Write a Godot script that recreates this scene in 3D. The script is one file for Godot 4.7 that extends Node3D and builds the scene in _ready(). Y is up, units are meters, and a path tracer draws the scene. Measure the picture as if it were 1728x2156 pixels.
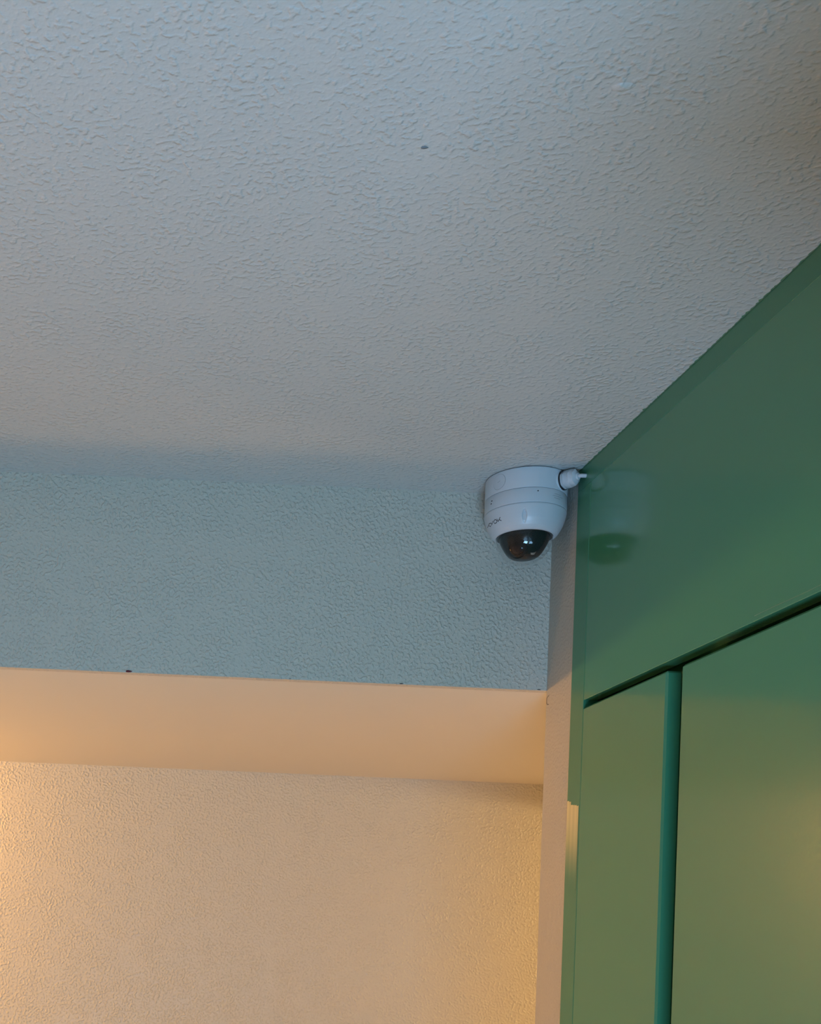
extends Node3D

# ---------------------------------------------------------------- layout (metres, floor at y = 0)
const CEIL := 2.4
const WALL_X := 0.78376       # face of the right-hand wall
const SOFFIT_Z := -2.12368    # face of the dropped beam
const SOFFIT_Y := 2.0492      # its underside
const BACK_Z := -3.3992       # wall at the back of the recess
const LEFT_X := -3.3
const FAR_X := 2.6
const REAR_Z := 0.62
const DOME := Vector3(0.7097, 2.4, -2.0537)

var M := {}

# ---------------------------------------------------------------- helpers
func srgb(r: float, g: float, b: float) -> Color:      # linear reflectance -> albedo colour
	return Color(r, g, b).linear_to_srgb()

func mat(called: String, c: Color, rough: float, extra := {}) -> StandardMaterial3D:
	var m := StandardMaterial3D.new()
	m.resource_name = called
	m.albedo_color = c
	m.roughness = rough
	for k in extra:
		m.set(k, extra[k])
	M[called] = m
	return m

func relief(m: StandardMaterial3D, tex: Texture2D, cm: float, metres: float, shift := Vector3.ZERO) -> void:
	m.heightmap_enabled = true
	m.heightmap_texture = tex
	m.heightmap_scale = cm
	m.uv1_triplanar = true
	m.uv1_world_triplanar = true
	m.uv1_triplanar_sharpness = 8.0
	m.uv1_scale = Vector3.ONE / metres
	m.uv1_offset = shift

func tri(st: SurfaceTool, a: Vector3, b: Vector3, c: Vector3, out: Vector3) -> void:
	if (c - a).cross(b - a).dot(out) < 0.0:
		var t := b
		b = c
		c = t
	st.add_vertex(a)
	st.add_vertex(b)
	st.add_vertex(c)

func quad(st: SurfaceTool, a: Vector3, b: Vector3, c: Vector3, d: Vector3, out: Vector3) -> void:
	tri(st, a, b, c, out)
	tri(st, a, c, d, out)

func begin() -> SurfaceTool:
	var st := SurfaceTool.new()
	st.begin(Mesh.PRIMITIVE_TRIANGLES)
	return st

func numbered(called: String, parent: Node) -> String:
	if not parent.has_node(called):
		return called
	var k := 1
	while parent.has_node("%s_%03d" % [called, k]):
		k += 1
	return "%s_%03d" % [called, k]

func obj(called: String, st: SurfaceTool, m: Material, parent: Node = self) -> MeshInstance3D:
	st.generate_normals()
	var o := MeshInstance3D.new()
	o.mesh = st.commit()
	o.material_override = m
	o.name = numbered(called, parent)
	parent.add_child(o, true)
	return o

func tag(o: Node, label: String, category: String, kind := "", group := "") -> Node:
	o.set_meta("label", label)
	o.set_meta("category", category)
	if kind:
		o.set_meta("kind", kind)
	if group:
		o.set_meta("group", group)
	return o

func base(called: String, at := Vector3.ZERO) -> Node3D:
	var o := Node3D.new()
	o.name = numbered(called, self)
	add_child(o, true)
	o.position = at
	return o

# box from lo to hi with chamfered edges
func block(st: SurfaceTool, lo: Vector3, hi: Vector3, b := 0.0) -> void:
	st.set_smooth_group(-1)
	var c := (lo + hi) * 0.5
	var h := (hi - lo) * 0.5
	for ax in 3:
		var u := (ax + 1) % 3
		var v := (ax + 2) % 3
		for s in [-1.0, 1.0]:
			var p: Array[Vector3] = []
			for k in [[-1, -1], [1, -1], [1, 1], [-1, 1]]:
				var q := Vector3.ZERO
				q[ax] = s * h[ax]
				q[u] = k[0] * (h[u] - b)
				q[v] = k[1] * (h[v] - b)
				p.append(c + q)
			var out := Vector3.ZERO
			out[ax] = s
			quad(st, p[0], p[1], p[2], p[3], out)
		if b > 0.0:
			for s in [-1.0, 1.0]:
				for t in [-1.0, 1.0]:
					var p: Array[Vector3] = []
					for e in [-1.0, 1.0]:
						var q := Vector3.ZERO
						q[ax] = e * (h[ax] - b)
						q[u] = s * h[u]
						q[v] = t * (h[v] - b)
						var r := Vector3.ZERO
						r[ax] = e * (h[ax] - b)
						r[u] = s * (h[u] - b)
						r[v] = t * h[v]
						p.append(c + q)
						p.append(c + r)
					var out := Vector3.ZERO
					out[u] = s
					out[v] = t
					quad(st, p[0], p[1], p[3], p[2], out)
	if b > 0.0:
		for sx in [-1.0, 1.0]:
			for sy in [-1.0, 1.0]:
				for sz in [-1.0, 1.0]:
					tri(st, c + Vector3(sx * h.x, sy * (h.y - b), sz * (h.z - b)), c + Vector3(sx * (h.x - b), sy * h.y, sz * (h.z - b)), c + Vector3(sx * (h.x - b), sy * (h.y - b), sz * h.z), Vector3(sx, sy, sz))

# surface of revolution about local y (or about a given axis frame); each chain of the profile is smooth by itself
func lathe(st: SurfaceTool, chains: Array, seg: int, at := Vector3.ZERO, frame := Basis.IDENTITY, inward := false) -> void:
	var g := 1
	for chain: PackedVector2Array in chains:
		st.set_smooth_group(g)
		g += 1
		for i in chain.size() - 1:
			var p := chain[i]
			var q := chain[i + 1]
			var n2 := Vector2(q.y - p.y, p.x - q.x).normalized()
			for k in seg:
				var a := TAU * k / seg
				var b := TAU * (k + 1) / seg
				var da := Vector3(sin(a), 0, cos(a))
				var db := Vector3(sin(b), 0, cos(b))
				var dm := Vector3(sin((a + b) / 2), 0, cos((a + b) / 2))
				var out := frame * (dm * n2.x + Vector3(0, n2.y, 0))
				if inward:
					out = -out
				var p0 := at + frame * (da * p.x + Vector3(0, p.y, 0))
				var p1 := at + frame * (db * p.x + Vector3(0, p.y, 0))
				var q0 := at + frame * (da * q.x + Vector3(0, q.y, 0))
				var q1 := at + frame * (db * q.x + Vector3(0, q.y, 0))
				if q.x > 1e-6:
					tri(st, p0, q0, q1, out)
				if p.x > 1e-6:
					tri(st, p0, q1, p1, out)

func chains(list: Array) -> Array:
	var r := []
	for c in list:
		var pv := PackedVector2Array()
		for p in c:
			pv.append(Vector2(p[0], p[1]))
		r.append(pv)
	return r

# ---------------------------------------------------------------- sprayed wall texture
func sprayed_texture(s: int, grain: float, edge: float, soft: float, peel: float, sharp := 0.0, n := 2048) -> ImageTexture:
	var a := FastNoiseLite.new()
	a.seed = 11 + s
	a.noise_type = FastNoiseLite.TYPE_SIMPLEX_SMOOTH
	a.frequency = 1.0 / grain
	a.fractal_type = FastNoiseLite.FRACTAL_FBM
	a.fractal_octaves = 3
	a.fractal_gain = 0.34
	a.domain_warp_enabled = true
	a.domain_warp_amplitude = 2.5
	a.domain_warp_frequency = 1.0 / 60.0
	a.domain_warp_fractal_type = FastNoiseLite.DOMAIN_WARP_FRACTAL_NONE
	var b := FastNoiseLite.new()
	b.seed = 23 + s
	b.noise_type = FastNoiseLite.TYPE_SIMPLEX_SMOOTH
	b.frequency = 1.0 / 160.0
	b.fractal_octaves = 2
	var c := FastNoiseLite.new()
	c.seed = 37 + s
	c.noise_type = FastNoiseLite.TYPE_SIMPLEX_SMOOTH
	c.frequency = 1.0 / 13.0
	c.fractal_octaves = 2
	var da := a.get_seamless_image(n, n).get_data()
	var db := b.get_seamless_image(n, n).get_data()
	var dc := c.get_seamless_image(n, n).get_data()
	var out := PackedFloat32Array()
	out.resize(n * n)
	for i in n * n:
		var big := (da[i] / 255.0 + (db[i] / 255.0 - 0.5) * 0.30 - edge) / soft
		big = clampf(big, 0.0, 1.0)
		big = pow(big, sharp) if sharp > 0.0 else big * big * (3.0 - 2.0 * big)
		out[i] = 0.64 * big + peel * (dc[i] / 255.0) + 0.16 * (da[i] / 255.0)
	var im := Image.create_from_data(n, n, false, Image.FORMAT_RF, out.to_byte_array())
	return ImageTexture.create_from_image(im)

func roller_texture() -> ImageTexture:
	var n := 512
	var a := FastNoiseLite.new()
	a.seed = 5
	a.noise_type = FastNoiseLite.TYPE_SIMPLEX_SMOOTH
	a.frequency = 1.0 / 26.0
	a.fractal_octaves = 2
	return ImageTexture.create_from_image(a.get_seamless_image(n, n))

# ================================================================ the scene
func _ready() -> void:
	seed(7)
	# ---- camera: upright view, the photograph being the upper right part of a wider frame
	var f := 2510.5561
	var pp := Vector2(240.103, 1900.2778)
	var roll := 0.0412
	var pitch := 0.0175
	var yaw := 0.0113
	var fwd0 := Vector3(sin(yaw), 0, -cos(yaw))
	var ex := Vector3(cos(yaw), 0, sin(yaw))
	var ey := Vector3(0, cos(pitch), 0) - fwd0 * sin(pitch)
	var ez := Vector3(0, sin(pitch), 0) + fwd0 * cos(pitch)
	var right := ex * cos(roll) + ey * sin(roll)
	var up := -ex * sin(roll) + ey * cos(roll)
	var cam := Camera3D.new()
	cam.name = "camera"
	cam.transform = Transform3D(Basis(right, up, -ez), Vector3(0, 1.6, 0))
	var near := 0.05
	cam.keep_aspect = Camera3D.KEEP_HEIGHT
	cam.set_frustum(2156.0 / f * near, Vector2(864.0 - pp.x, pp.y - 1078.0) / f * near, near, 60.0)
	add_child(cam)
	cam.current = true

	# ---- sky outside the windows
	var sky_mat := ProceduralSkyMaterial.new()
	sky_mat.sky_top_color = Color(0.42, 0.58, 0.82)
	sky_mat.sky_horizon_color = Color(0.72, 0.82, 0.95)
	sky_mat.ground_bottom_color = Color(0.38, 0.42, 0.46)
	sky_mat.ground_horizon_color = Color(0.60, 0.68, 0.76)
	sky_mat.sun_angle_max = 0.0
	var sky := Sky.new()
	sky.sky_material = sky_mat
	var env := Environment.new()
	env.background_mode = Environment.BG_SKY
	env.sky = sky
	env.background_energy_multiplier = 1.6
	env.tonemap_mode = Environment.TONE_MAPPER_LINEAR
	env.tonemap_exposure = 1.06
	env.sdfgi_enabled = true
	env.ssao_enabled = true
	env.ssil_enabled = true
	var we := WorldEnvironment.new()
	we.name = "environment"
	we.environment = env
	add_child(we)

	# ---- daylight entering by the window behind the viewer
	area_light("daylight", Vector3(0.18, 0.52, 0.48), Vector3(0, 0.92, -0.39), Vector2(0.8, 0.55), Color(0.60, 0.82, 1.0), 4.45)

	materials()
	shell()
	panelling()
	security_camera()
	wall_speaker()
	globe_lamp(Vector3(-1.1, SOFFIT_Y, -3.10), 0.078, "opal glass globe lamp under the recess ceiling at the left", 1.25, Color(1.0, 0.725, 0.41))
	globe_lamp(Vector3(2.3, SOFFIT_Y, -2.5), 0.18, "opal glass pendant lamp hanging in the recess behind the wall corner", 0.6, Color(1.0, 0.82, 0.58))
	floor_lamp(Vector3(-1.0, 0.0, -2.62), "low floor lamp with an opal globe standing at the left of the recess", 0.28)
	floor_lamp(Vector3(1.95, 0.0, -2.75), "low floor lamp with an opal globe standing behind the wall corner", 0.27)

func area_light(called: String, at: Vector3, towards: Vector3, size: Vector2, c: Color, energy: float) -> void:
	var l := AreaLight3D.new()
	l.name = called
	l.area_size = size
	l.light_color = c
	l.light_energy = energy
	l.area_attenuation = 2.0
	l.area_range = 20.0
	l.shadow_enabled = true
	add_child(l)
	l.look_at_from_position(at, at + towards, Vector3.UP if absf(towards.y) < 0.9 else Vector3.BACK)

func materials() -> void:
	var splat := sprayed_texture(0, 21.0, 0.47, 0.50, 0.20)
	var spray := sprayed_texture(4, 17.0, 0.46, 0.36, 0.30)
	var drops := sprayed_texture(8, 17.0, 0.26, 0.62, 0.06, 2.2)
	var roller := roller_texture()
	relief(mat("ceiling_paint", srgb(0.62, 0.62, 0.60), 0.36), splat, 0.15, 1.05)
	relief(mat("wall_paint", srgb(0.61, 0.57, 0.49), 0.5), spray, 0.15, 1.0, Vector3(0.31, 0.17, 0.43))
	relief(mat("back_paint", srgb(0.66, 0.64, 0.55), 0.34), drops, 0.21, 1.1, Vector3(0.11, 0.57, 0.23))
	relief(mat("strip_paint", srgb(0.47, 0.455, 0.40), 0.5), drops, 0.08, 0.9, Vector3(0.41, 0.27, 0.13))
	mat("smooth_paint", srgb(0.73, 0.70, 0.62), 0.6)
	relief(mat("green_paint", srgb(0.060, 0.250, 0.132), 0.13, {"metallic_specular": 0.62}), roller, 0.004, 0.16)
	relief(mat("green_satin", srgb(0.050, 0.225, 0.124), 0.28, {"metallic_specular": 0.52}), roller, 0.004, 0.16)
	mat("floor_wood", srgb(0.48, 0.40, 0.31), 0.5)
	mat("dark_gap", srgb(0.012, 0.012, 0.010), 0.8)
	mat("white_plastic", srgb(0.62, 0.665, 0.715), 0.35)
	mat("grey_print", srgb(0.20, 0.23, 0.26), 0.6)
	mat("pale_scratch", srgb(0.14, 0.32, 0.20), 0.4)
	mat("grey_mark", srgb(0.22, 0.24, 0.26), 0.7)
	mat("faint_print", srgb(0.34, 0.38, 0.42), 0.5)
	mat("black_print", srgb(0.010, 0.012, 0.016), 0.6)
	mat("black_gloss", srgb(0.004, 0.008, 0.009), 0.18, {"metallic_specular": 0.22})
	mat("black_rubber", srgb(0.012, 0.012, 0.014), 0.6)
	mat("lens_glass", srgb(0.003, 0.005, 0.008), 0.03, {"metallic_specular": 0.3})
	mat("beige_patch", srgb(0.32, 0.28, 0.23), 0.5)
	var g := mat("clear_dome", Color(1, 1, 1, 0.012), 0.0)
	g.transparency = BaseMaterial3D.TRANSPARENCY_ALPHA
	var p := mat("window_glass", Color(0.9, 1, 0.97, 0.06), 0.0)
	p.transparency = BaseMaterial3D.TRANSPARENCY_ALPHA
	mat("white_trim", srgb(0.66, 0.65, 0.62), 0.45)
	mat("red_chip", srgb(0.16, 0.02, 0.03), 0.6)
	mat("dark_chip", srgb(0.05, 0.05, 0.05), 0.7)
	var w := mat("worn_paint", Color.WHITE, 0.28, {"metallic_specular": 0.52})
	w.vertex_color_use_as_albedo = true
	var e := mat("lamp_glow", srgb(0.9, 0.8, 0.6), 0.4)
	e.emission_enabled = true
	e.emission = Color(1.0, 0.78, 0.50)
	e.emission_energy_multiplier = 3.0
	mat("brushed_trim", srgb(0.6, 0.58, 0.55), 0.4)

# ---------------------------------------------------------------- room
func shell() -> void:
	var st := begin()
	block(st, Vector3(LEFT_X - 0.12, -0.1, BACK_Z - 0.12), Vector3(FAR_X + 0.12, 0, REAR_Z + 0.12))
	tag(obj("floor", st, M.floor_wood), "plain brown floor of the room below the view", "floor", "structure")
	st = begin()
	block(st, Vector3(LEFT_X - 0.12, CEIL, BACK_Z - 0.12), Vector3(FAR_X + 0.12, CEIL + 0.12, REAR_Z + 0.12))
	var c := obj("ceiling", st, M.ceiling_paint)
	tag(c, "large white ceiling with sprayed bumpy texture above the security camera", "ceiling", "structure")
	var n := begin()
	chip(n, Vector3(0.2964, CEIL, -1.1932), Vector3.DOWN, Vector3.RIGHT, 0.004, 0.0006, 8)
	obj("chip", n, M.grey_mark, c)
	n = begin()
	chip(n, Vector3(0.455, CEIL, -1.095), Vector3.DOWN, Vector3(1, 0, 0.25).normalized(), 0.011, 0.0022, 12, true)
	obj("plaster_lump", n, M.ceiling_paint, c)

	# beam: textured face, smooth underside
	st = begin()
	block(st, Vector3(LEFT_X, SOFFIT_Y, SOFFIT_Z - 0.02), Vector3(FAR_X, CEIL, SOFFIT_Z))
	var s := obj("wall_beam", st, M.wall_paint)
	tag(s, "grey white textured face of the dropped beam below the ceiling left of the camera", "beam", "structure")
	n = begin()
	chip(n, Vector3(0.0332, SOFFIT_Y + 0.002, SOFFIT_Z), Vector3.BACK, Vector3.RIGHT, 0.0062, 0.0015, 11, false, 0.30)
	obj("paint_chip", n, M.red_chip, s)
	for q in [[0.5224, 0.0035], [0.7697, 0.0032], [0.322, 0.002]]:
		n = begin()
		chip(n, Vector3(q[0], SOFFIT_Y + 0.0012, SOFFIT_Z), Vector3.BACK, Vector3.RIGHT, q[1], 0.0008, 7, false, 0.22)
		obj("paint_chip", n, M.dark_chip, s)
	st = begin()
	block(st, Vector3(LEFT_X, SOFFIT_Y, BACK_Z), Vector3(FAR_X, SOFFIT_Y + 0.1, SOFFIT_Z - 0.02))
	var soff := obj("ceiling_recess", st, M.smooth_paint)
	tag(soff, "smooth underside of the dropped beam, glowing warm above the back wall", "soffit", "structure")

	st = begin()
	block(st, Vector3(1.5, SOFFIT_Y - 0.092, BACK_Z), Vector3(1.6, SOFFIT_Y, SOFFIT_Z - 0.02))
	tag(obj("wall_header", st, M.smooth_paint), "shallow cross beam under the recess ceiling hidden behind the wall corner", "beam", "structure")
	st = begin()
	block(st, Vector3(LEFT_X, 0, BACK_Z - 0.12), Vector3(FAR_X, CEIL, BACK_Z))
	tag(obj("wall_back", st, M.back_paint), "textured back wall of the recess lit orange by a warm lamp", "wall", "structure")

	st = begin()
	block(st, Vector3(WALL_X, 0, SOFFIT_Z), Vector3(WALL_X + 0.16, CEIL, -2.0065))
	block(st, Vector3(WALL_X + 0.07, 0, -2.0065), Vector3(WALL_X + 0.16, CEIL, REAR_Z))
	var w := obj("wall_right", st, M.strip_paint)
	tag(w, "narrow strip of beige textured wall between the beam and the green panelling", "wall", "structure")
	# old corner crack: a small C-shaped mark
	n = begin()
	for k in 7:
		var a0 := PI * (0.45 + 0.16 * k)
		var a1 := PI * (0.45 + 0.16 * (k + 1))
		var cc := Vector3(WALL_X - 0.0004, 2.0300, SOFFIT_Z + 0.012)
		var r0 := Vector3(0, sin(a0) * 0.0085, cos(a0) * 0.011)
		var r1 := Vector3(0, sin(a1) * 0.0085, cos(a1) * 0.011)
		quad(n, cc + r0, cc + r1, cc + r1 * 0.86, cc + r0 * 0.86, Vector3.LEFT)
	obj("crack", n, M.dark_chip, w)

	st = begin()
	block(st, Vector3(LEFT_X - 0.12, 0, BACK_Z), Vector3(LEFT_X, CEIL, REAR_Z))
	tag(obj("wall_left", st, M.wall_paint), "plain white wall on the far left outside the view", "wall", "structure")
	st = begin()
	block(st, Vector3(FAR_X, 0, BACK_Z), Vector3(FAR_X + 0.12, CEIL, REAR_Z))
	tag(obj("wall_far", st, M.wall_paint), "white wall closing the recess far behind the green panelling", "wall", "structure")
	# wall behind the viewer with its window
	st = begin()
	var x0 := -0.35
	var x1 := 0.71
	var y0 := 0.05
	var y1 := 1.2
	block(st, Vector3(LEFT_X, 0, REAR_Z), Vector3(x0, CEIL, REAR_Z + 0.12))
	block(st, Vector3(x1, 0, REAR_Z), Vector3(FAR_X, CEIL, REAR_Z + 0.12))
	block(st, Vector3(x0, 0, REAR_Z), Vector3(x1, y0, REAR_Z + 0.12))
	block(st, Vector3(x0, y1, REAR_Z), Vector3(x1, CEIL, REAR_Z + 0.12))
	tag(obj("wall_front", st, M.wall_paint), "white wall with a window behind the viewer", "wall", "structure")
	var win := base("window_1", Vector3((x0 + x1) / 2, y0, REAR_Z + 0.06))
	tag(win, "wide two-light window behind the viewer letting in blue daylight", "window", "structure")
	st = begin()
	var hw := (x1 - x0) / 2
	var hh := y1 - y0
	block(st, Vector3(-hw, 0, -0.03), Vector3(hw, 0.05, 0.03), 0.003)
	block(st, Vector3(-hw, hh - 0.05, -0.03), Vector3(hw, hh, 0.03), 0.003)
	for x in [-hw, -0.025, hw - 0.05]:
		block(st, Vector3(x, 0.05, -0.03), Vector3(x + 0.05, hh - 0.05, 0.03), 0.003)
	obj("window_frame", st, M.white_trim, win)
	for x in [-hw + 0.05, 0.025]:
		st = begin()
		block(st, Vector3(x, 0.05, -0.003), Vector3(x + hw - 0.075, hh - 0.05, 0.003))
		obj("pane", st, M.window_glass, win)

# a small irregular patch lying on a surface
func chip(st: SurfaceTool, at: Vector3, n: Vector3, u: Vector3, r: float, thick: float, k: int, dome := false, squash := 0.6) -> void:
	st.set_smooth_group(1)
	var v := n.cross(u)
	var rng := RandomNumberGenerator.new()
	rng.seed = int(r * 1e6) + k
	var ring: Array[Vector3] = []
	for i in k:
		var a := TAU * i / k
		var q := r * rng.randf_range(0.75, 1.1)
		ring.append(u * cos(a) * q + v * sin(a) * q * squash)
	for i in k:
		var a := ring[i]
		var b := ring[(i + 1) % k]
		if dome:
			quad(st, at + a, at + b, at + b * 0.7 + n * thick * 0.7, at + a * 0.7 + n * thick * 0.7, n + (a + b).normalized())
			tri(st, at + n * thick, at + a * 0.7 + n * thick * 0.7, at + b * 0.7 + n * thick * 0.7, n)
		else:
			quad(st, at + a, at + b, at + b * 0.96 + n * thick, at + a * 0.96 + n * thick, (a + b).normalized())
			tri(st, at + n * thick, at + a * 0.96 + n * thick, at + b * 0.96 + n * thick, n)

# ---------------------------------------------------------------- green panelling on the right wall
func panelling() -> void:
	var o := base("wall_panelling", Vector3(WALL_X, 0, -2.0))
	tag(o, "green painted wood panelling with a narrow groove, covering the right wall", "panelling", "structure")
	var t := 0.024           # board thickness standing proud of the wall behind
	var z_end := -2.0065
	var z_trim := -1.9530
	var z_near := 0.6
	# the panelling is let into the wall: its faces lie 1 mm proud of the plaster
	var face := WALL_X - 0.001
	var off := -o.position
	var st := begin()
	block(st, Vector3(face, 2.0004, z_trim - 0.012) + off, Vector3(face + t, 2.3755, z_near) + off, 0.0007)
	obj("panel", st, M.green_paint, o).set_meta("label", "wide upper green panel under the ceiling trim")
	st = begin()
	block(st, Vector3(face, 0.0, z_trim - 0.012) + off, Vector3(face + t, 1.9880, -1.6640) + off, 0.0030)
	obj("panel", st, M.green_paint, o).set_meta("label", "narrow lower green panel between the end trim and the upright groove")
	st = begin()
	block(st, Vector3(face, 0.0, -1.6205) + off, Vector3(face + t, 1.9862, z_near) + off, 0.0034)
	obj("panel", st, M.green_paint, o).set_meta("label", "large lower green panel right of the upright groove")
	st = begin()
	block(st, Vector3(face - 0.0006, 2.3635, z_end) + off, Vector3(face + t, CEIL, z_near) + off, 0.0005)
	obj("trim", st, M.green_satin, o).set_meta("label", "green trim strip along the ceiling")
	st = begin()
	block(st, Vector3(face - 0.0006, 0.0, z_end) + off, Vector3(face + t, 2.3635, z_trim) + off, 0.0005)
	obj("trim", st, M.green_satin, o).set_meta("label", "upright green trim strip at the far end")
	st = begin()
	block(st, Vector3(face + t + 0.026, 0.0, z_end) + off, Vector3(WALL_X + 0.0695, CEIL, z_near) + off)
	obj("backing_board", st, M.green_satin, o)
	st = begin()
	st.set_smooth_group(-1)
	for k in 12:
		var za := lerpf(-1.44, -1.20, k / 12.0)
		var zb := za + 0.02
		var wy := 2.0068 + 0.0003 * sin(k * 0.9)
		var wz := 2.0068 + 0.0003 * sin((k + 1) * 0.9)
		quad(st, Vector3(face - 0.0002, wy, za) + off, Vector3(face - 0.0002, wy + 0.0006, za) + off, Vector3(face - 0.0002, wz + 0.0006, zb) + off, Vector3(face - 0.0002, wz, zb) + off, Vector3.LEFT)
	obj("scratch", st, M.pale_scratch, o)
	# ragged line of green paint that strayed on to the ceiling
	st = begin()
	var rng := RandomNumberGenerator.new()
	rng.seed = 3
	var z := z_end
	var prev := 0.0
	while z < -0.9:
		var dz := rng.randf_range(0.002, 0.006)
		var wd := maxf(0.0, 0.0006 + rng.randf_range(-0.0010, 0.0011) + (0.0016 if rng.randf() < 0.06 else 0.0))
		var a := Vector3(face - 0.0012, CEIL - 0.0006, z) + off
		var b := Vector3(face - 0.0012, CEIL - 0.0006, z + dz) + off
		quad(st, a, b, b - Vector3(wd, 0, 0), a - Vector3(prev, 0, 0), Vector3.DOWN)
		quad(st, a - Vector3(prev, 0, 0), b - Vector3(wd, 0, 0), b - Vector3(wd, -0.0006, 0), a - Vector3(prev, -0.0006, 0), Vector3.LEFT)
		prev = wd
		z += dz
	obj("paint_edge", st, M.green_satin, o)
	# worn patch on the end trim where the pale undercoat shows, fading downward
	st = begin()
	st.set_smooth_group(-1)
	var x := face - 0.0009
	var cols := 6
	var tops := [1.838, 1.836, 1.830, 1.829, 1.828, 1.826]
	for i in cols:
		var za := lerpf(z_end + 0.001, z_trim - 0.004, float(i) / cols)
		var zb := lerpf(z_end + 0.001, z_trim - 0.004, float(i + 1) / cols)
		var top: float = tops[i]
		var rows := 10
		var length := 0.138 + 0.004 * rng.randf()
		for j in rows:
			var ya := top - length * j / rows
			var yb := top - length * (j + 1) / rows
			var ca := worn(float(j) / rows, i)
			var cb := worn(float(j + 1) / rows, i)
			var pts := [Vector3(x, ya, za), Vector3(x, ya, zb), Vector3(x, yb, zb), Vector3(x, yb, za)]
			var cs := [ca, ca, cb, cb]
			for k in [0, 2, 1, 0, 3, 2]:
				st.set_color(cs[k])
				st.add_vertex(pts[k] + off)
	obj("worn_patch", st, M.worn_paint, o).set_meta("label", "pale worn patch on the end trim")

func worn(t: float, i: int) -> Color:
	var pale := Color(0.74, 0.66, 0.34).lerp(Color(0.58, 0.55, 0.27), 0.5 * (i % 2))
	return pale.lerp(Color(0.050, 0.225, 0.124), smoothstep(0.05, 1.0, t))

# ---------------------------------------------------------------- warm globe lamps of the recess
func globe_lamp(at: Vector3, drop: float, label: String, energy: float, tint: Color) -> void:
	var o := base("globe_lamp", at)
	tag(o, label, "lamp")
	var st := begin()
	lathe(st, chains([[[0.0, 0.0], [0.045, 0.0]], [[0.045, 0.0], [0.044, -0.012], [0.036, -0.018]], [[0.036, -0.018], [0.0, -0.018]]]), 40)
	obj("ceiling_rose", st, M.brushed_trim, o)
	if drop > 0.12:
		st = begin()
		lathe(st, chains([[[0.003, -0.017], [0.003, 0.06 - drop]]]), 16)
		obj("cord", st, M.black_rubber, o)
	st = begin()
	var p := []
	for k in 17:
		var a := PI * k / 16.0
		p.append([0.062 * sin(a), 0.062 * cos(a) - drop])
	lathe(st, chains([p]), 40)
	obj("bulb", st, M.lamp_glow, o)
	var l := OmniLight3D.new()
	l.name = "glow"
	l.light_color = tint
	l.light_energy = energy
	l.light_size = 0.06
	l.omni_range = 12.0
	l.omni_attenuation = 2.0
	l.shadow_enabled = true
	l.position = Vector3(0, -drop, 0)
	o.add_child(l)

# ---------------------------------------------------------------- lamp standing low in the recess, below the view
func floor_lamp(at: Vector3, label: String, energy: float) -> void:
	var o := base("floor_lamp", at)
	tag(o, label, "lamp")
	var st := begin()
	lathe(st, chains([[[0.0, 0.0], [0.14, 0.0]], [[0.14, 0.0], [0.14, 0.015], [0.13, 0.022]], [[0.13, 0.022], [0.012, 0.03]], [[0.012, 0.03], [0.012, 0.60]], [[0.012, 0.60], [0.04, 0.615], [0.045, 0.64]]]), 32)
	obj("stand", st, M.brushed_trim, o)
	st = begin()
	var p := []
	for k in 17:
		var a := PI * k / 16.0
		p.append([0.12 * sin(a), 0.75 - 0.12 * cos(a)])
	lathe(st, chains([p]), 40)
	obj("bulb", st, M.lamp_glow, o)
	var l := OmniLight3D.new()
	l.name = "glow"
	l.light_color = Color(1.0, 0.76, 0.48)
	l.light_energy = energy
	l.light_size = 0.12
	l.omni_range = 12.0
	l.omni_attenuation = 2.0
	l.shadow_enabled = true
	l.position = Vector3(0, 0.75, 0)
	o.add_child(l)

# ---------------------------------------------------------------- loudspeaker on the panelling, just outside the view
func wall_speaker() -> void:
	var o := base("wall_speaker", Vector3(WALL_X - 0.003, 1.76, -0.51))
	tag(o, "black box loudspeaker on a bracket high on the green panelling outside the view", "speaker")
	var st := begin()
	block(st, Vector3(-0.36, -0.16, -0.09), Vector3(-0.05, 0.14, 0.09), 0.006)
	obj("box", st, M.black_rubber, o)
	st = begin()
	block(st, Vector3(-0.366, -0.145, -0.08), Vector3(-0.3605, 0.125, 0.08), 0.002)
	obj("grille", st, M.grey_print, o)
	st = begin()
	block(st, Vector3(-0.05, -0.02, -0.02), Vector3(-0.004, 0.02, 0.02), 0.002)
	block(st, Vector3(-0.004, -0.05, -0.05), Vector3(0.0, 0.05, 0.05), 0.001)
	obj("bracket", st, M.black_rubber, o)

# ---------------------------------------------------------------- the dome camera in the corner
const COVER := [[0.0676, 0.0621], [0.0681, 0.0627], [0.0680, 0.0650], [0.0672, 0.0685], [0.0660, 0.0730], [0.0644, 0.0785], [0.0622, 0.0845], [0.0594, 0.0902], [0.0562, 0.0955], [0.0532, 0.0990], [0.0508, 0.1008], [0.0486, 0.1016], [0.0473, 0.1015]]

func cover_radius(h: float) -> float:
	for i in COVER.size() - 1:
		if h <= COVER[i + 1][1]:
			return lerpf(COVER[i][0], COVER[i + 1][0], clampf((h - COVER[i][1]) / (COVER[i + 1][1] - COVER[i][1]), 0.0, 1.0))
	return 0.0473

func on_body(deg: float, h: float, lift := 0.0) -> Vector3:      # point of the shell, angle from the front, depth below ceiling
	var r := 0.0681 if h < 0.0627 else cover_radius(h)
	var a := deg_to_rad(deg)
	return Vector3(sin(a) * (r + lift), -h, cos(a) * (r + lift))

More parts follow.
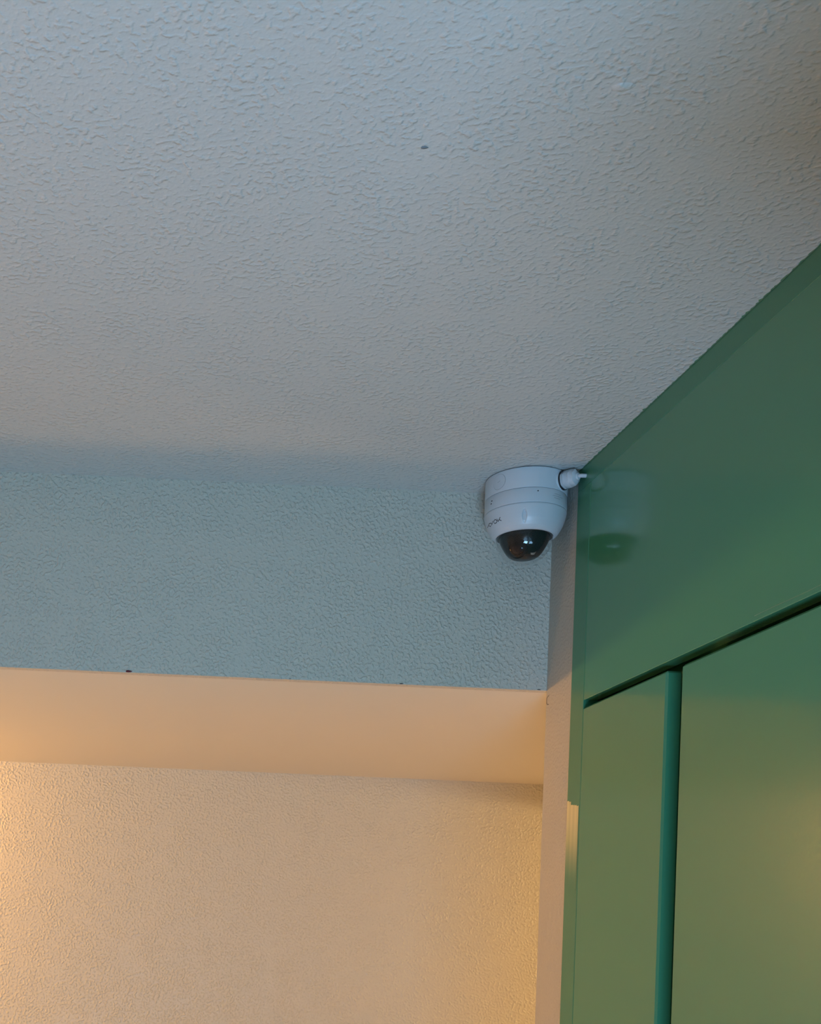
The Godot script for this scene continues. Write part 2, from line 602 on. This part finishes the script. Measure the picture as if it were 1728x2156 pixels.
# a printed stroke that follows the shell
func stroke(st: SurfaceTool, pts: Array, width: float, lift := 0.00015) -> void:
	st.set_smooth_group(-1)
	for i in pts.size() - 1:
		var a := Vector2(pts[i][0], pts[i][1])
		var b := Vector2(pts[i + 1][0], pts[i + 1][1])
		# degrees -> metres along the shell
		var k := 0.062 * PI / 180.0
		var d := Vector2((b.x - a.x) * k, b.y - a.y)
		var n := Vector2(-d.y, d.x).normalized() * width * 0.5
		var e := d.normalized() * width * 0.4
		var q := []
		for c in [a + Vector2((n.x - e.x) / k, n.y - e.y), b + Vector2((n.x + e.x) / k, n.y + e.y), b + Vector2((-n.x + e.x) / k, -n.y + e.y), a + Vector2((-n.x - e.x) / k, -n.y - e.y)]:
			q.append(on_body(c.x, c.y, lift))
		quad(st, q[0], q[1], q[2], q[3], Vector3(q[0].x, 0, q[0].z))

func security_camera() -> void:
	var o := base("security_camera", DOME)
	tag(o, "white dome security camera with black lens bubble, fixed under the ceiling beside green panelling", "camera")
	var st := begin()
	# gasket between ceiling and base
	lathe(st, chains([[[0.0, 0.0], [0.0660, 0.0]], [[0.0660, 0.0], [0.0660, -0.0014]], [[0.0660, -0.0014], [0.05, -0.0014]]]), 128)
	obj("gasket", st, M.black_rubber, o)
	st = begin()
	lathe(st, chains([[[0.05, -0.0013], [0.0674, -0.0013]], [[0.0674, -0.0013], [0.0680, -0.0020], [0.0681, -0.0030], [0.0681, -0.0355], [0.0677, -0.0361], [0.0670, -0.0363]], [[0.0670, -0.0363], [0.05, -0.0363]]]), 160)
	var mount := obj("mounting_base", st, M.white_plastic, o)
	st = begin()
	lathe(st, chains([[[0.0668, -0.0362], [0.0668, -0.0371]]]), 160)
	obj("seam", st, M.grey_print, o)
	st = begin()
	lathe(st, chains([[[0.05, -0.0368], [0.0671, -0.0369]], [[0.0671, -0.0369], [0.0678, -0.0371], [0.0681, -0.0377], [0.0681, -0.0608], [0.0679, -0.0614], [0.0674, -0.0617]], [[0.0674, -0.0617], [0.05, -0.0617]]]), 160)
	var body := obj("body_ring", st, M.white_plastic, o)

	# cover, with the finger slot pressed into its front
	st = begin()
	var prof: Array[Vector2] = []
	for i in COVER.size() - 1:
		var n := 6 if i > 1 else 2
		for k in n:
			prof.append(Vector2(lerpf(COVER[i][0], COVER[i + 1][0], float(k) / n), lerpf(COVER[i][1], COVER[i + 1][1], float(k) / n)))
	prof.append(Vector2(0.0473, 0.1015))
	prof.append(Vector2(0.0469, 0.1005))
	prof.append(Vector2(0.0469, 0.0960))
	st.set_smooth_group(1)
	var seg := 540
	for i in prof.size() - 1:
		for k in seg:
			var p0 := dent(prof[i], 360.0 * k / seg)
			var p1 := dent(prof[i], 360.0 * (k + 1) / seg)
			var q0 := dent(prof[i + 1], 360.0 * k / seg)
			var q1 := dent(prof[i + 1], 360.0 * (k + 1) / seg)
			var out := Vector3(p0.x, 0, p0.z).normalized() * (prof[i + 1].y - prof[i].y) + Vector3(0, -1, 0) * (prof[i].x - prof[i + 1].x)
			quad(st, p0, q0, q1, p1, out)
	var cover := obj("cover", st, M.white_plastic, o)

	# blanking plug on the left of the base
	for ring in [[0.0133, 0.0128, "plug_seam", M.faint_print, 0.0001], [0.0127, 0.0, "plug", M.white_plastic, 0.0005]]:
		st = begin()
		st.set_smooth_group(1)
		var steps := 8 if ring[1] == 0.0 else 1
		for s in steps:
			var ra := lerpf(ring[1], ring[0], float(s) / steps)
			var rb := lerpf(ring[1], ring[0], float(s + 1) / steps)
			for k in 48:
				var pts := []
				for e in [[ra, k], [rb, k], [rb, k + 1], [ra, k + 1]]:
					var a: float = TAU * e[1] / 48
					pts.append(on_body(-59.6 + rad_to_deg(cos(a) * e[0] / 0.0681), 0.0184 + sin(a) * e[0], ring[4]))
				if ra > 0.0:
					quad(st, pts[0], pts[1], pts[2], pts[3], Vector3(pts[1].x, 0, pts[1].z))
				else:
					tri(st, pts[0], pts[1], pts[2], Vector3(pts[1].x, 0, pts[1].z))
		if steps > 1:
			st.set_smooth_group(2)
			for k in 48:
				var a := TAU * k / 48
				var b := TAU * (k + 1) / 48
				var pts := []
				for e in [[a, 0.0005], [b, 0.0005], [b, -0.0002], [a, -0.0002]]:
					pts.append(on_body(-59.6 + rad_to_deg(cos(e[0]) * 0.0127 / 0.0681), 0.0184 + sin(e[0]) * 0.0127, e[1]))
				quad(st, pts[0], pts[1], pts[2], pts[3], pts[0] - on_body(-59.6, 0.0184))
		obj(ring[2], st, ring[3], mount)
	st = begin()
	stroke(st, [[-61.5, 0.0190], [-59.5, 0.0184], [-57.5, 0.0172]], 0.0007, 0.0007)
	obj("moulded_mark", st, M.faint_print, mount)

	# pin holes and small print on the middle ring
	for d in [[-2.6, 0.0433], [-73.1, 0.0464], [-74.3, 0.0509]]:
		st = begin()
		st.set_smooth_group(-1)
		for k in 12:
			var a := TAU * k / 12
			var b := TAU * (k + 1) / 12
			var rr := 0.0011
			var dz := 0.0011 if d[0] > -50 else 0.0017
			tri(st, on_body(d[0], d[1], 0.0001), on_body(d[0] + rad_to_deg(cos(a) * dz / 0.0681), d[1] + sin(a) * rr, 0.0001), on_body(d[0] + rad_to_deg(cos(b) * dz / 0.0681), d[1] + sin(b) * rr, 0.0001), on_body(d[0], 0.0))
		obj("pin_hole", st, M.black_print, body)
	st = begin()
	var rng := RandomNumberGenerator.new()
	rng.seed = 9
	for line in [[23.5, 35.0, 0.0447], [20.5, 39.0, 0.0484], [23.0, 34.5, 0.0518]]:
		var x: float = line[0]
		while x < line[1]:
			var w := rng.randf_range(0.7, 1.9)
			stroke(st, [[x, line[2] + rng.randf_range(-0.0003, 0.0003)], [x + w, line[2] + rng.randf_range(-0.0003, 0.0003)]], 0.0008)
			x += w + 0.7
	obj("small_print", st, M.faint_print, body)

	# lettering on the cover, as far as it shows
	st = begin()
	for s in [[[-64.6, 0.0797], [-63.5, 0.0843]], [[-57.9, 0.0790], [-63.5, 0.0843]], [[-60.9, 0.0820], [-57.1, 0.0845]],
			[[-72.8, 0.0814], [-68.3, 0.0792], [-65.4, 0.0820], [-66.9, 0.0848], [-71.4, 0.0853], [-73.0, 0.0824], [-72.8, 0.0814]],
			[[-74.3, 0.0803], [-78.9, 0.0842], [-85.5, 0.0854], [-88.5, 0.0830]],
			[[-77.8, 0.0835], [-81.2, 0.0811], [-86.0, 0.0806], [-91.6, 0.0825], [-97.3, 0.0832]]]:
		stroke(st, s, 0.0011)
	obj("lettering", st, M.black_print, cover)

	# dark rim, eyeball and lens inside the bubble
	st = begin()
	lathe(st, chains([[[0.0469, -0.0975], [0.0469, -0.1012], [0.0455, -0.1014]], [[0.0455, -0.1014], [0.0405, -0.0985]]]), 128)
	obj("rim_seal", st, M.black_rubber, o)
	st = begin()
	lathe(st, chains([[[0.0425, -0.0985], [0.0420, -0.1040], [0.0395, -0.1110], [0.0360, -0.1180], [0.0325, -0.1240], [0.0295, -0.1285], [0.0260, -0.1325], [0.0205, -0.1362], [0.0130, -0.1385], [0.0, -0.1392]]]), 96)
	var eye := obj("eyeball", st, M.black_gloss, o)
	# lens barrel looking out to the left and down
	var dir := Vector3(-0.60, -0.42, 0.68).normalized()
	var side := dir.cross(Vector3.UP).normalized()
	var frame := Basis(side, dir, side.cross(dir))
	st = begin()
	lathe(st, chains([[[0.0175, 0.0], [0.0175, 0.0060], [0.0168, 0.0066]], [[0.0168, 0.0066], [0.0135, 0.0066]], [[0.0135, 0.0066], [0.0115, 0.0035]]]), 64, Vector3(0, -0.1130, 0) + dir * 0.0270, frame)
	obj("lens_ring", st, M.black_gloss, eye)
	st = begin()
	var p := []
	for k in 9:
		var a := PI / 2 * k / 8
		p.append([0.0118 * sin(PI / 2 - a), 0.0045 * sin(a)])
	lathe(st, chains([p]), 48, Vector3(0, -0.1130, 0) + dir * 0.0300, frame)
	obj("lens", st, M.lens_glass, eye)
	st = begin()
	chip(st, Vector3(0.0075, -0.1320, 0.0215), Vector3(0.22, -0.55, 0.8).normalized(), Vector3(1, 0.25, 0).normalized(), 0.0056, 0.0022, 14, false, 0.8)
	obj("sensor_window", st, M.beige_patch, eye)
	# clear bubble
	st = begin()
	p = []
	for k in 25:
		var a := PI / 2 * k / 24
		p.append([0.0467 * cos(a), -0.1010 - 0.0470 * sin(a)])
	lathe(st, chains([p]), 128)
	obj("clear_bubble", st, M.clear_dome, o)

	# cable gland on the wall side
	var ga := deg_to_rad(39.0)
	var gd := Vector3(sin(ga), 0, cos(ga))
	var gs := gd.cross(Vector3.UP).normalized()
	var gf := Basis(gs, gd, gs.cross(gd))
	var at := Vector3(0, -0.0186, 0)
	st = begin()
	lathe(st, chains([[[0.0168, 0.0600], [0.0168, 0.0690], [0.0163, 0.0695]], [[0.0163, 0.0695], [0.0, 0.0695]]]), 64, at, gf)
	var gland := obj("cable_gland", st, M.white_plastic, o)
	st = begin()
	lathe(st, chains([[[0.0150, 0.0694], [0.0164, 0.0698], [0.0164, 0.0712], [0.0150, 0.0717]]]), 48, at, gf)
	obj("seal_ring", st, M.black_rubber, gland)
	st = begin()
	lathe(st, chains([[[0.0153, 0.0711], [0.0153, 0.0745]], [[0.0153, 0.0745], [0.0142, 0.0750]]]), 6, at, gf.rotated(gd, 0.2))
	obj("flange_nut", st, M.white_plastic, gland)
	st = begin()
	lathe(st, chains([[[0.0152, 0.0752], [0.0152, 0.0850]], [[0.0152, 0.0850], [0.0135, 0.0925]], [[0.0135, 0.0925], [0.0080, 0.0960]], [[0.0080, 0.0960], [0.0055, 0.0945]]]), 6, at, gf.rotated(gd, 0.2))
	obj("hex_cap", st, M.white_plastic, gland)
	st = begin()
	lathe(st, chains([[[0.0062, 0.0930], [0.0062, 0.0975], [0.0052, 0.0985], [0.0034, 0.0985]]]), 32, at, gf)
	obj("sleeve", st, M.white_plastic, gland)
	# the cable leaves the gland and bends into a hole in the panelling
	var c0 := at + gd * 0.0900
	var c1 := at + gd * 0.1010
	var c3 := Vector3(WALL_X + 0.010, 2.3815, -1.9745) - DOME
	var c2 := c3 - Vector3(0.016, 0, 0)
	var line: Array[Vector3] = [c0]
	for k in 9:
		var t := k / 8.0
		line.append(c1.lerp(c2, t).lerp(c2.lerp(c3, t), t))
	st = begin()
	st.set_smooth_group(1)
	for i in line.size() - 1:
		var d0 := (line[mini(i + 1, line.size() - 1)] - line[maxi(i - 1, 0)]).normalized()
		var d1 := (line[mini(i + 2, line.size() - 1)] - line[i]).normalized()
		for k in 20:
			var q := []
			for e in [[line[i], d0, k], [line[i + 1], d1, k], [line[i + 1], d1, k + 1], [line[i], d0, k + 1]]:
				var dd: Vector3 = e[1]
				var u := dd.cross(Vector3.UP).normalized()
				var a: float = TAU * e[2] / 20
				q.append(e[0] + (u * cos(a) + u.cross(dd) * sin(a)) * 0.0033)
			quad(st, q[0], q[1], q[2], q[3], q[0] - line[i])
	obj("cable", st, M.white_plastic, o)

func dent(p: Vector2, deg: float) -> Vector3:
	# slot: 8 mm wide, 22 mm tall, deepest at its upper end
	var d := wrapf(deg - 340.0, -180.0, 180.0)
	var x := deg_to_rad(d) * 0.064 / 0.0042
	var y := (p.y - 0.0830) / 0.0118
	var q := sqrt(x * x + y * y)
	var depth := 0.0
	if q < 1.0:
		depth = (1.0 - smoothstep(0.72, 1.0, q)) * 0.0040 * clampf(0.55 - y * 0.75, 0.15, 1.2)
	var a := deg_to_rad(deg)
	return Vector3(sin(a) * (p.x - depth), -p.y, cos(a) * (p.x - depth))
